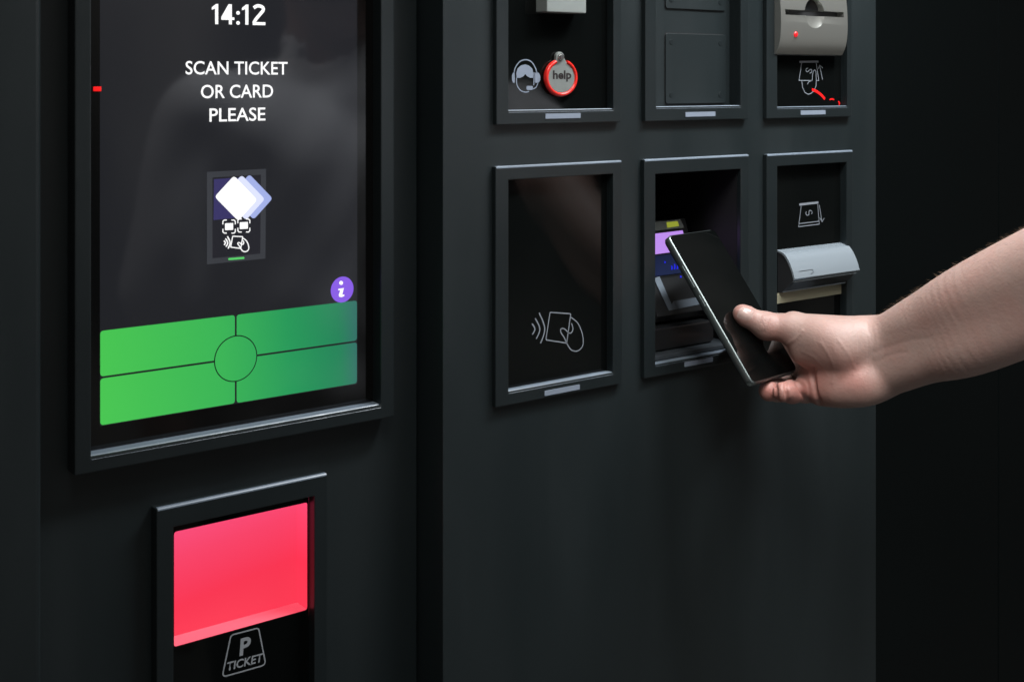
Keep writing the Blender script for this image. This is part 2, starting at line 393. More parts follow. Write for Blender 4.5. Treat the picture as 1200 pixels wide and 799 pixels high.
for r0, y0, y1 in ((2.9, YG - 5.4, YG - 4.02), (2.0, YG - 7.2, YG - 5.42)): fill(bm, disc(bc[0], bc[1], r0, 22), y0, y1)
finish(bm, 'bolt', M['steel'], HB, bevel=0.4)
text('help_lettering', 'help', (648, 92.6), (669.5, 92.4), 9.6, YG - 4.15, M['ink'], HB, bold=0.03)

# --- blank module
i = INN['blank']; YB = 9.0
bm = bmesh.new(); box(bm, i[0] + 0.1, i[1] - 0.1, YB, YB + 1.8, i[2] + 0.1, i[3] - 0.1)
BP = finish(bm, 'blank_plate', M['coat'], KI)
for (a, b, c, d) in ((779, 849, 122, 39), (779, 849, 10, -75)):
    p = on(a, c, YB); q = on(b, c + 1.5, YB); z1 = on(a, d, YB)[1]
    bm = bmesh.new(); fill(bm, round_poly([(p[0] - .6, p[1] - .6), (q[0] + .6, p[1] - .6), (q[0] + .6, z1 + .6), (p[0] - .6, z1 + .6)], 3.4), YB - 0.05)
    gp = finish(bm, 'cover_gap', M['blackgap'], BP)
    bm = bmesh.new(); fill(bm, round_poly([(p[0], p[1]), (q[0], p[1]), (q[0], z1), (p[0], z1)], 3), YB - 1.5, YB - 0.1)
    cv = finish(bm, 'cover_plate', M['coat'], BP, bevel=0.5)
    for sx in (p[0] + 7, q[0] - 7):
        for sz in (p[1] + 8, z1 - 8):
            bm = bmesh.new(); fill(bm, disc(sx, sz, 2.6, 18), YB - 1.9, YB - 1.45)
            stroke(bm, [(sx - 1.6, sz - .5), (sx + 1.6, sz + .5)], 0.7, YB - 1.95)
            finish(bm, 'screw', M['frame'], BP, bevel=0.2)

# --- note acceptor
YA = YG
p0, p1 = on(910.5, 64, -8)[0], on(988.5, 64, -8)[0]
zs = on(950, 64, -7)[1]
prof = [(zs - 1, YA), (zs - .5, -5), (zs + 1, -7.0), (zs + 7, -10.2), (zs + 15, -12.2), (zs + 25, -13), (zs + 34, -13), (zs + 50, -12), (zs + 75, -8), (zs + 88, YA)]
bm = bmesh.new()
prof = [np.array(p) for p in prof]; sm = spline(prof, 4)
L = [vbm(bm, (p0, y, z)) for z, y in sm]; Rr = [vbm(bm, (p1, y, z)) for z, y in sm]
for k in range(len(sm) - 1): bm.faces.new((L[k], Rr[k], Rr[k + 1], L[k + 1]))
bm.faces.new(L[::-1]); bm.faces.new(Rr); bm.faces.new((L[0], L[-1], Rr[-1], Rr[0]))
bmesh.ops.recalc_face_normals(bm, faces=bm.faces)
me = bpy.data.meshes.new('body'); bm.to_mesh(me); bm.free()
tmp = bpy.data.objects.new('tmp', me); COL.objects.link(tmp)
cutters = []
def cutter(bm):
    bmesh.ops.recalc_face_normals(bm, faces=bm.faces)
    m = bpy.data.meshes.new('cut'); bm.to_mesh(m); bm.free(); c = bpy.data.objects.new('cut', m); COL.objects.link(c); cutters.append(c)
    b = tmp.modifiers.new('b', 'BOOLEAN'); b.object = c; b.operation = 'DIFFERENCE'; b.solver = 'EXACT'
s0, s1 = on(920.5, 15, -13), on(989, 17, -13)
sz = (s0[1] + s1[1]) / 2
bm = bmesh.new(); box(bm, s0[0], s1[0], -40, -3, sz - 2.6, sz + 2.6); cutter(bm)
nc = on(955, 13.5, -13)
bm = bmesh.new(); bmesh.ops.create_uvsphere(bm, u_segments=40, v_segments=24, radius=0.030, matrix=Matrix.Translation(W((nc[0], -13 - 26.2, sz)))); cutter(bm)
bm = bmesh.new(); fill(bm, disc(nc[0], sz - .01, 14.6, 40, a0=0, a1=math.pi), -40, -3.02); cutter(bm)
dg = bpy.context.evaluated_depsgraph_get(); me = bpy.data.meshes.new_from_object(tmp.evaluated_get(dg))
for c in cutters + [tmp]: bpy.data.objects.remove(c)
bm = bmesh.new(); bm.from_mesh(me)
NA = finish(bm, 'note_acceptor', M['silver'], KI, smooth=True, angle=28)
bm = bmesh.new(); box(bm, s0[0] + .1, s1[0] - .1, -4.5, -3.1, sz - 2.5, sz + 2.5)
finish(bm, 'note_slot', M['blackgap'], NA)
bm = bmesh.new(); fill(bm, disc(nc[0], sz + 2.6, 14.2, 30, a0=math.radians(2), a1=math.radians(178)), -5.4, -3.1)
finish(bm, 'note_guide', M['readerblack'], NA)  # dark half disc added for the shade inside the notch
lp = on(932, 40.5, -12)
bm = bmesh.new(); bmesh.ops.create_uvsphere(bm, u_segments=16, v_segments=10, radius=0.0031, matrix=Matrix.Translation(W((lp[0], -11.4, lp[1]))))
finish(bm, 'indicator_light', M['ledsoft'], NA, smooth=True, angle=80)
f = zmap(890, 0, 5.71, YI); bm = bmesh.new()
stroke(bm, [f((268, 416)), f((395, 414))], 2.0, YI)
stroke(bm, [f(p) for p in [(282, 424), (265, 540), (352, 541), (356, 500), (360, 478), (370, 469), (378, 480), (380, 540), (379, 575), (366, 608), (345, 627), (325, 632), (304, 620), (288, 585), (283, 543)]], 0.8, YI)
stroke(bm, [f(p) for p in [(380, 424), (397, 540), (384, 540)]], 0.8, YI)
stroke(bm, spline([f(p) for p in [(352, 541), (332, 548), (320, 566)]]), 0.8, YI)
stroke(bm, [f((422, 535)), f((403, 440))], 0.8, YI); stroke(bm, [f((394, 462)), f((403, 438)), f((423, 456))], 0.8, YI)
stroke(bm, glyph_s(f, 331, 474, 40, 30, math.radians(118)), 0.8, YI)
finish(bm, 'insert_note_sign', M['print'], FR['acceptor'])
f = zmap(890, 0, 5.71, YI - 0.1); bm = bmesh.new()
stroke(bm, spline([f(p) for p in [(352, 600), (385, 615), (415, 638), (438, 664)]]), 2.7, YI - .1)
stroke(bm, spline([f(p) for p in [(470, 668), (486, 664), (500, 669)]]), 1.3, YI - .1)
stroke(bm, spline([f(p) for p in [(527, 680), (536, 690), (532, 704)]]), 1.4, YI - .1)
finish(bm, 'indicator_light', M['led'], FR['acceptor'])  # red reflection in the glass, built as glowing strips

# --- contactless tap module
def tap_icon(bm, f, w, y):
    stroke(bm, round_poly([f(p) for p in [(193, 577), (252, 586), (264, 503), (205, 499)]], abs(f((0, 0))[0] - f((4, 0))[0])), w, y, closed=True)
    stroke(bm, spline([f(p) for p in [(264, 513), (284, 530), (297, 562), (298, 592), (284, 608), (266, 606), (254, 590), (246, 572), (236, 556), (236, 546), (246, 546), (258, 557), (266, 556), (270, 545), (266, 530)]]), w, y)
    for pts in ([(154, 531), (162, 546), (155, 562)], [(163, 516), (176, 546), (166, 574)], [(174, 500), (190, 545), (178, 587)]):
        stroke(bm, spline([f(p) for p in pts]), w * 1.25, y)
bm = bmesh.new(); tap_icon(bm, zmap(560, 160, 2.4227, YI), 0.95, YI)
finish(bm, 'tap_card_sign', M['print'], FR['tap'])

# --- note dispenser
hx0, hx1 = on(910.5, 293, YG)[0], on(986.5, 284, YG)[0]
ht = (on(910, 293, YG)[1] + on(986, 284, YG)[1]) / 2
yl = -19.0; zl = (on(927, 327, yl)[1] + on(1005, 317, yl)[1]) / 2
prof = spline([(YG, ht), (-6, ht - 3.0), (-12, ht - 9.5), (-16.5, ht - 18), (yl, zl)], 5)
prof = [np.array(p) for p in prof]
inner_c = [(p[0] + 1.6 * min(1, k / 6 + .2), p[1] - 1.6) for k, p in enumerate(prof)]
def extrude(bm, loop, x0, x1):
    L = [vbm(bm, (x0, *p)) for p in loop]; Rr = [vbm(bm, (x1, *p)) for p in loop]
    for k in range(len(loop)): bm.faces.new((L[k - 1], Rr[k - 1], Rr[k], L[k]))
    bm.faces.new(L[::-1]); bm.faces.new(Rr)
bm = bmesh.new(); extrude(bm, [tuple(p) for p in prof] + inner_c[::-1], hx0, hx1)
ND = finish(bm, 'note_dispenser', M['bluesilver'], KI, smooth=True, angle=30)
bm = bmesh.new()                                      # dark body under the hood, its mouth facing down
extrude(bm, [(p[0] + .05, p[1] - .05) for p in inner_c] + [(yl + 3.2, zl - 2.6), (-1.5, zl - 15.6), (YG, zl - 16.0)], hx0 + 1.2, hx1 - 1.2)
finish(bm, 'dispenser_body', M['darkmetal'], ND, smooth=True, angle=30)
bm = bmesh.new()
a = np.array((yl + 3.2, zl - 2.6)); b = np.array((-1.5, zl - 15.6)); d = (b - a) / np.linalg.norm(b - a); nrm = np.array((d[1], -d[0]))
if nrm[1] > 0: nrm = -nrm
a2, b2 = a + d * 1.6, b - d * 3.5
v = [vbm(bm, (x, *(q + nrm * 0.25))) for q in (a2, b2) for x in (hx0 + 5, hx1 - 5)]
bm.faces.new((v[0], v[1], v[3], v[2]))
finish(bm, 'mouth', M['readerblack'], ND)
bm = bmesh.new()                                      # metal rim round the mouth
for q in (a + d * .5, b - d * 2.2):
    box(bm, hx0 + 1.5, hx1 - 1.5, q[0] - .5 + nrm[0] * .4, q[0] + .5 + nrm[0] * .4, q[1] - .5 + nrm[1] * .4, q[1] + .5 + nrm[1] * .4)
finish(bm, 'mouth_rim', M['bluesilver'], ND)
bm = bmesh.new(); zc0, zc1 = zl - 16.4, on(911, 357, -1.2)[1]
box(bm, hx0 - 1, hx1 + 3, YG - 1.2, YG - .05, zc1, zc0 - .1)
finish(bm, 'olive_strip', M['strip'], ND, bevel=0.3)
f = zmap(880, 160, 3.631, YI); bm = bmesh.new()
stroke(bm, [f((206, 290)), f((287, 281))], 2.2, YI)
stroke(bm, [f((214, 295)), f((203, 384)), f((291, 373)), f((284, 288))], 0.8, YI); stroke(bm, [f((205, 371)), f((289, 361))], 0.8, YI)
stroke(bm, [f((291, 292)), f((302, 360))], 0.8, YI); stroke(bm, [f((293, 346)), f((303, 363)), f((312, 347))], 0.8, YI)
stroke(bm, glyph_s(f, 247, 325, 27, 19, math.radians(72)), 0.8, YI)
finish(bm, 'take_note_sign', M['print'], FR['dispenser'])
bm = bmesh.new()                                      # small embossed outline on the hood
def hood(px, py):
    for k in range(len(prof) - 1):
        for t in np.linspace(0, 1, 12):
            y, z = (1 - t) * np.array(prof[k]) + t * np.array(prof[k + 1])
            q = on(px, py, y)
            if q[1] >= z: return q[0], y - 0.35, z
    return on(px, py, yl) [0], yl - .3, zl
ep = [hood(*p) for p in ((936, 318), (952, 315.5), (953, 319), (950, 321))]
for a, b in zip(ep[:-1], ep[1:]):
    a, b = np.array(a), np.array(b); w = np.array((0, .1, .2)) if abs(a[0] - b[0]) > 1.5 else np.array((.25, 0, 0))
    v = [vbm(bm, q) for q in (a - w, b - w, b + w, a + w)]; bm.faces.new(v)
finish(bm, 'hood_mark', M['darkmetal'], ND)

# --- card reader in its recess
i = INN['reader']
bm = bmesh.new(); box(bm, i[0] + .1, i[1] - .1, 120, 130, i[2] + .1, i[3] - .1)
finish(bm, 'recess_back', M['blackgap'], FR['reader'])
bm = bmesh.new()                                      # tray floor
box(bm, i[0] + .1, i[1] - .1, 2, 118, i[2] + 1, i[2] + 5)
finish(bm, 'recess_tray', mat('tray_grey', (0.035, 0.042, 0.048), 0.35), FR['reader'], bevel=1)
YR = 48.0
# upper housing with screen, lower keypad ramp coming forward
ux0 = on(748, 270, YR)[0]; ux1 = on(803, 270, YR)[0]
def rz(py, y, px=785): return on(px, py, y)[1]
bm = bmesh.new()
zt, zm, zb = rz(257, YR), rz(325, YR - 10), rz(368, YR - 22)
pf = [(YR, zt), (YR - 10, zm), (YR - 26, zb), (YR - 22, zb - 6), (YR + 20, zb - 8), (YR + 40, zt - 10)]
xr0, xr1 = ux0, on(822, 340, YR - 14)[0]
L = [vbm(bm, (xr0, *p)) for p in pf]; Rr = [vbm(bm, ((ux1 if k in (0, 5) else xr1), *p)) for k, p in enumerate(pf)]
for k in range(len(pf)): j = (k + 1) % len(pf); bm.faces.new((L[k], Rr[k], Rr[j], L[j]))
bm.faces.new(L[::-1]); bm.faces.new(Rr)
RD = finish(bm, 'card_reader', M['readerblack'], KI, bevel=1.2)
def slope(py_z):                                      # depth of the reader face at height z
    z = py_z
    if z > zm: t = (zt - z) / (zt - zm); return YR - 10 * t
    t = (zm - z) / (zm - zb); return YR - 10 - 16 * t
def face_pt(px, py, lift=0.6):
    z = rz(py, YR - 5, px)
    for _ in range(4): z = on(px, py, slope(z) - lift)[1]
    y = slope(z) - lift; q = on(px, py, y); return (q[0], y, q[1])
def face_poly(name, pts, material, parent, lift=0.6):
    bm = bmesh.new(); v = [vbm(bm, face_pt(*p, lift)) for p in pts]; bm.faces.new(v)
    return finish(bm, name, material, parent)
face_poly('reader_top_bar', [(752, 262), (797, 257), (802, 267), (752, 272)], M['readergrey'], RD)
face_poly('reader_lamp', [(781, 260.5), (794, 259.2), (796, 265), (782, 267)], M['yellow'], RD, 0.9)
face_poly('reader_screen', [(750, 276), (800, 270), (806, 293), (750, 300.5)], M['ppl_scr'], RD)
face_poly('reader_face', [(750, 302), (807, 295), (814, 318), (750, 326)], M['readerblue'], RD)
bm = bmesh.new()
for cx, cy, r in ((790.5, 313.5, 4.6), (799, 324, 2.6), (780, 307, 2.2)):
    for q in range(3 if r > 4 else 1):
        pts = [(cx - r + q * 3.3 + 0.9 * math.cos(t), cy + (r * 0.55 + q * 0.9) * math.sin(t) + (q * -1.2)) for t in np.linspace(-1.2, 1.2, 6)]
        P3 = [face_pt(*p, 0.9) for p in pts]; P4 = [face_pt(p[0] + 1.5, p[1] + .4, 0.9) for p in pts]
        a = [vbm(bm, p) for p in P3]; b = [vbm(bm, p) for p in P4]
        for k in range(5): bm.faces.new((a[k], b[k], b[k + 1], a[k + 1]))
finish(bm, 'tap_symbol', M['blueled'], RD)
face_poly('reader_ramp_edge', [(766, 326), (773, 324), (789, 361), (784, 364)], M['readeredge'], RD, 0.8)
face_poly('reader_ramp_lip', [(784, 364), (789, 353), (818, 348), (823, 356)], M['readeredge'], RD, 0.75)
bm = bmesh.new(); p = on(764, 400, 8); q = on(842, 385, 8)
fill(bm, round_poly([(p[0], i[2] + 6), (q[0], i[2] + 6), (q[0], i[2] + 26), (p[0], i[2] + 26)], 5), 14, 34)
finish(bm, 'reader_foot', M['readerblack'], RD, bevel=1.5)

# ------------------------------------------------------------------ display unit
YD, YDF = 32.0, 20.0
o_ = (on(87.5, 300, YDF)[0], on(462, 300, YDF)[0], (on(86, 558, YDF)[1] + on(462, 488, YDF)[1]) / 2, 190)
i_ = (on(107, 300, YDF)[0], on(446.5, 300, YDF)[0], (on(107, 537, YDF)[1] + on(446, 473, YDF)[1]) / 2, 178)
bm = bmesh.new(); ring(bm, o_, i_, YDF, PL)
DB = finish(bm, 'display_bezel', M['frame'], KI, bevel=0.9)
bm = bmesh.new(); sill(bm, i_[0] + .1, i_[1] - .1, i_[2], YDF, 2.6, YD - .1)
finish(bm, 'sill', M['ledge'], DB)
bm = bmesh.new(); box(bm, i_[0] + .1, i_[1] - .1, YD, PL - .1, i_[2] + .1, i_[3] - .1)
finish(bm, 'display_border', M['bezelblack'], DB)
dx0, dx1 = on(117, 300, YD)[0], on(418.5, 300, YD)[0]
dz0 = (on(117, 499, YD)[1] + on(418, 450, YD)[1]) / 2
bm = bmesh.new(); box(bm, dx0, dx1, YD - .15, YD - .02, dz0, 160)
DS = finish(bm, 'display_screen', M['display'], KI)
Y1, Y2, Y3, Y4 = YD - .25, YD - .35, YD - .45, YD - .55
bm = bmesh.new(); fc = lambda p: on(247.5 + p[0] * .655, 28.6 + p[0] * .012 - p[1] * .236, Y1)   # 100 units wide, 100 high
for x in (0, 54): fill(bm, [fc(p) for p in [(x + 7, 0), (x + 12.6, 0), (x + 12.6, 100), (x + 8.5, 100), (x + 1, 83), (x + 1, 71), (x + 7, 77)]], Y1)
fill(bm, [fc(p) for p in [(31.5, 0), (37, 0), (37, 22), (41.5, 22), (41.5, 35), (37, 35), (37, 100), (31, 100), (18, 36), (18, 22), (31.5, 22)]], Y1)
fill(bm, [fc(p) for p in [(31.5, 35), (24, 35), (31.5, 74)]], Y1 - .02)
for z in (8, 58): fill(bm, [fc((48 + 3.4 * math.cos(t), z + 9.5 * math.sin(t))) for t in np.linspace(0, 6.28, 17)[:-1]], Y1)
stroke(bm, spline([fc(p) for p in [(76, 84), (81, 93), (87, 94), (92.5, 86), (93, 73), (88, 55), (80, 28), (76, 8)]], 5), 2.5, Y1)
stroke(bm, [fc((74.2, 6.5)), fc((97, 6.5))], 2.2, Y1 - .02)
finish(bm, 'clock_text', M['white'], DS)
text('prompt_text', 'SCAN TICKET', (217.5, 87.3), (337, 87.6), 15.6, Y1, M['white'], DS, bold=0.008)
text('prompt_text', 'OR CARD', (235.5, 115.3), (320, 114.3), 15.6, Y1, M['white'], DS, bold=0.008)
text('prompt_text', 'PLEASE', (245.5, 142.8), (311, 141.2), 15.6, Y1, M['white'], DS, bold=0.008)
f1 = lambda p, y=Y1: on(200 + p[0] / 4, 180 + p[1] / 4, y)
bm = bmesh.new(); stroke(bm, [f1(p) for p in [(183, 505), (432, 480), (435, 86), (183, 100)]], 4.2, Y1, closed=True)
IC = finish(bm, 'reader_sign', M['dgrey'], DS)
bm = bmesh.new(); fill(bm, [f1(p) for p in [(196, 492), (419, 470), (421, 103), (198, 116)]], Y1); finish(bm, 'sign_field', M['dark'], DS)
bm = bmesh.new(); fill(bm, [f1(p, Y2) for p in [(201, 312), (330, 300), (330, 112), (203, 121)]], Y2); finish(bm, 'sign_field', M['dpurple'], DS)
for off, k, y in (((72, 0), 'lav', Y3), ((36, 0), 'pale', Y3 - .05), ((0, 0), 'white', Y4)):
    bm = bmesh.new(); fill(bm, round_poly([f1((p[0] + off[0], p[1] + off[1] * 1.0 - off[0] * .09), y) for p in [(206, 203), (317, 316), (406, 217), (297, 104)]], 2.6), y)
    finish(bm, 'ticket_sign', M[k], DS)
bm = bmesh.new()
for x0, x1, y0, y1 in ((245, 303, 312, 373), (315, 371, 307, 368)):
    cx, cy = (x0 + x1) / 2, (y0 + y1) / 2
    for sx in (-1, 1):
        for sy in (-1, 1):
            ex, ey = cx + sx * (x1 - x0) / 2, cy + sy * (y1 - y0) / 2
            stroke(bm, [f1(p, Y4) for p in [(ex - sx * 18, ey), (ex - sx * 6, ey), (ex, ey - sy * 6), (ex, ey - sy * 20)]], 0.75, Y4)
    fill(bm, [f1(p, Y4) for p in [(cx - 19, cy + 17), (cx + 19, cy + 15), (cx + 19, cy - 17), (cx - 19, cy - 15)]], Y4)
finish(bm, 'scan_sign', M['white'], DS)
bm = bmesh.new(); tap_icon(bm, lambda p: f1(((p[0] - 154) * 0.80 + 250, (p[1] - 500) * 0.66 + 388), Y4), 0.75, Y4); finish(bm, 'tap_card_sign', M['white'], DS)
bm = bmesh.new(); fill(bm, round_poly([f1(p, Y4) for p in [(270, 500), (346, 494), (346, 484), (270, 490)]], 0.9), Y4); finish(bm, 'status_line', M['sgreen'], DS)
# green keypad: four keys, gaps, round middle
kx0, kx1 = dx0 + .2, dx1 - .3
kz0 = dz0 + .6; kz1 = (on(117, 388, Y1)[1] + on(418, 352, Y1)[1]) / 2
kc = on(276.3, 420, Y1); g = 0.7
gm = emit_gradient('keypad_green', (kx0, Y1, kz0), (kx1, Y1, kz0 + 14), [(0.0, (0.062, 0.56, 0.080)), (0.45, (0.040, 0.45, 0.090)), (0.72, (0.015, 0.31, 0.095)), (0.93, (0.012, 0.22, 0.095)), (1.0, (0.026, 0.16, 0.125))], 1.0)
for x0, x1, z0, z1 in ((kx0, kc[0] - g, kc[1] + g, kz1), (kc[0] + g, kx1, kc[1] + g, kz1), (kx0, kc[0] - g, kz0, kc[1] - g), (kc[0] + g, kx1, kz0, kc[1] - g)):
    bm = bmesh.new(); fill(bm, round_poly([(x0, z0), (x1, z0), (x1, z1), (x0, z1)], 2.4), Y1); finish(bm, 'keypad_key', gm, DS)
bm = bmesh.new(); fill(bm, disc(kc[0], kc[1], 16.8, 64), Y2); finish(bm, 'keypad_ring', M['gapline'], DS)
bm = bmesh.new(); fill(bm, disc(kc[0], kc[1], 16.0, 64), Y3); finish(bm, 'keypad_key', gm, DS)
ic = on(401, 339.3, Y3); bm = bmesh.new(); fill(bm, disc(*ic, 9.9, 48), Y3); IB = finish(bm, 'info_button', M['purple'], DS)
bm = bmesh.new(); f2 = lambda p: on(200 + p[0] / 4, 180 + p[1] / 4, Y4)
fill(bm, [f2(p) for p in [(799 + 9 * math.cos(t), 606 + 9.5 * math.sin(t)) for t in np.linspace(0, 6.28, 20)[:-1]]], Y4)
fill(bm, [f2(p) for p in [(786, 634), (812, 630), (804, 662), (815, 660), (813, 668), (800, 673), (790, 671), (788, 662), (795, 640), (785, 641)]], Y4)
finish(bm, 'info_letter', M['white'], DS)
lp0 = on(105.5, 104.5, YD); bm = bmesh.new(); box(bm, lp0[0] + 2, lp0[0] + 7.5, YD - .7, YD - .1, lp0[1] - 1.6, lp0[1] + 1.6)
finish(bm, 'indicator_light', M['led'], DB, bevel=0.6)  # red glint at the display edge, added as a small glowing block

# ------------------------------------------------------------------ ticket slot
YT = 25.0
o_ = (on(183.5, 700, YT)[0], on(384, 600, YT)[0], -640, (on(183, 598, YT)[1] + on(384, 554, YT)[1]) / 2)
i_ = (on(203.5, 700, YT)[0], on(368.5, 600, YT)[0], -628, (on(203, 617, YT)[1] + on(368, 582, YT)[1]) / 2)
bm = bmesh.new(); ring(bm, o_, i_, YT, PL)
TF = finish(bm, 'ticket_frame', M['frame'], KI, bevel=0.8)
bm = bmesh.new(); edge(bm, o_, YT); finish(bm, 'top_edge', M['ledge'], TF)
YM = PL - .8
tx0, tx1 = on(204, 690, YM)[0], on(360.5, 660, YM)[0]
tz1 = (on(204, 623, YM)[1] + on(360, 588.5, YM)[1]) / 2; tz0 = (on(205, 757, YM)[1] + on(360, 715, YM)[1]) / 2
bm = bmesh.new()                                      # black mask with a rounded window
wp = round_poly([(tx0, tz0), (tx1, tz0), (tx1, tz1), (tx0, tz1)], 2.2, 5)
op = [(i_[0] + .1, i_[2] + .1), (i_[1] - .1, i_[2] + .1), (i_[1] - .1, i_[3] - .1), (i_[0] + .1, i_[3] - .1)]
wv = [vbm(bm, (p[0], YM, p[1])) for p in wp]; wb = [vbm(bm, (p[0], PL - .05, p[1])) for p in wp]; ov = [vbm(bm, (p[0], YM, p[1])) for p in op]
for k in range(4):
    seg = [wv[k * 6 + j] for j in range(6)]
    for j in range(5): bm.faces.new((ov[k], seg[j + 1], seg[j]))
    bm.faces.new((ov[k], ov[(k + 1) % 4], wv[((k + 1) * 6) % 24], seg[5]))
for k in range(24): bm.faces.new((wv[k - 1], wv[k], wb[k], wb[k - 1]))
TM = finish(bm, 'ticket_mask', M['glass'], TF)
yb = PL + 17
rm = emit_gradient('ticket_red_glow', (tx0, yb, tz1), (tx0 + 12, yb, tz0), [(0, (0.98, 0.085, 0.225)), (0.35, (0.98, 0.058, 0.145)), (0.75, (0.98, 0.035, 0.085)), (1, (0.98, 0.04, 0.085))], 0.95, base=(0.03, 0.005, 0.006), rough=0.5)
bm = bmesh.new(); box(bm, tx0 - 4, tx1 + 4, yb, yb + 2, tz0 - 4, tz1 + 4); TS = finish(bm, 'ticket_slot', rm, KI)
lm = mat('lit_red_lining', (0.38, 0.14, 0.17), 0.4, emit=(1.0, 0.05, 0.11), estr=0.55)
bm = bmesh.new(); box(bm, tx0 - 4, tx1 + 4, PL + .05, yb - .05, tz0 - 4, tz0 - .3); finish(bm, 'ticket_ledge', lm, TS)
bm = bmesh.new(); box(bm, tx0 - 4, tx0 - .4, PL + .05, yb - .05, tz0 - .25, tz1 + 4); box(bm, tx1 + .4, tx1 + 4, PL + .05, yb - .05, tz0 - .25, tz1 + 4)
box(bm, tx0 - .35, tx1 + .35, PL + .05, yb - .05, tz1 + .4, tz1 + 4); finish(bm, 'ticket_chute', rm, TS)
M['dimprint'] = mat('dim_grey_print', (0.27, 0.29, 0.31), 0.5)
f = zmap(150, 540, 3.0833, YM - .15); bm = bmesh.new()
stroke(bm, round_poly([f(p) for p in [(340, 780), (498, 735), (472, 602), (372, 628)]], 3), 1.0, YM - .15, closed=True)
finish(bm, 'ticket_sign', M['dimprint'], TF)
ft = lambda x, y: (150 + x / 3.0833, 540 + y / 3.0833)
text('ticket_letter', 'P', ft(403, 702), ft(444, 690), 19, YM - .15, M['dimprint'], TF, bold=0.03, shear=0.08)
text('ticket_lettering', 'TICKET', ft(358, 757), ft(488, 722), 9.6, YM - .15, M['dimprint'], TF, bold=0.02, shear=0.12)

# ------------------------------------------------------------------ smartphone
TL, TR = np.array([138.47, -135.38, 1117.08]), np.array([187.95, -135.70, 1168.0])
BR, BL = np.array([251.62, -252.47, 1105.4]), np.array([202.15, -252.15, 1054.48])
wd = (TR - TL); pw = np.linalg.norm(wd); wd /= pw
ld = (BL - TL); pl = np.linalg.norm(ld); ld /= pl
nd = np.cross(wd, ld); nd /= np.linalg.norm(nd)
if nd[2] > 0: nd = -nd                                # towards the viewer
def ph(a, b, c): return view_to_mm(TL + wd * a + ld * b + nd * c)
PHC = W(ph(pw / 2, pl, -4)); PH = thing('smartphone', PHC, 'black smartphone with pale metal rim held in front of the card reader recess', 'phone')
def phone_prism(bm, inset, r, c0, c1, edge=0.0):
    rp_ = round_poly([(inset, inset), (pw - inset, inset), (pw - inset, pl - inset), (inset, pl - inset)], r, 6)
    loops = []
    for c, e in ((c0, edge), (c0 - edge, 0), (c1 + edge, 0), (c1, edge)) if edge else ((c0, 0), (c1, 0)):
        cx, cy = pw / 2, pl / 2
        loops.append([bm.verts.new(W(ph(cx + (p[0] - cx) * (1 - e / cx), cy + (p[1] - cy) * (1 - e / cy), c))) for p in rp_])
    for a, b in zip(loops[:-1], loops[1:]):
        for k in range(len(rp_)): bm.faces.new((a[k - 1], a[k], b[k], b[k - 1]))
    bm.faces.new(loops[0]); bm.faces.new(loops[-1][::-1])
bm = bmesh.new(); phone_prism(bm, 0, 6, -0.25, -7.6, 1.0); PR = finish(bm, 'rim', M['phonerim'], PH, smooth=True, angle=50)
bm = bmesh.new(); phone_prism(bm, 1.1, 5.2, 0.25, -0.24); finish(bm, 'screen', M['phoneglass'], PH)
bm = bmesh.new(); phone_prism(bm, 1.1, 5.2, -7.61, -8.1); finish(bm, 'back_cover', M['phoneback'], PH)
def phone_box(bm, a0, a1, b0, b1, c0, c1):
    v = [bm.verts.new(W(ph(a, b, c))) for a in (a0, a1) for b in (b0, b1) for c in (c0, c1)]
    for f_ in ((0, 1, 3, 2), (4, 6, 7, 5), (0, 4, 5, 1), (2, 3, 7, 6), (0, 2, 6, 4), (1, 5, 7, 3)): bm.faces.new([v[k] for k in f_])
for b0, b1 in ((30, 52), (60, 71)):
    bm = bmesh.new(); phone_box(bm, -0.6, 0.4, b0, b1, -2.6, -5.2); finish(bm, 'side_button', M['phonerim'], PH, bevel=0.4)
bm = bmesh.new(); phone_box(bm, 6, 26, 6, 30, -8.05, -9.6); CB = finish(bm, 'camera_bump', M['phoneback'], PH, bevel=1.0)

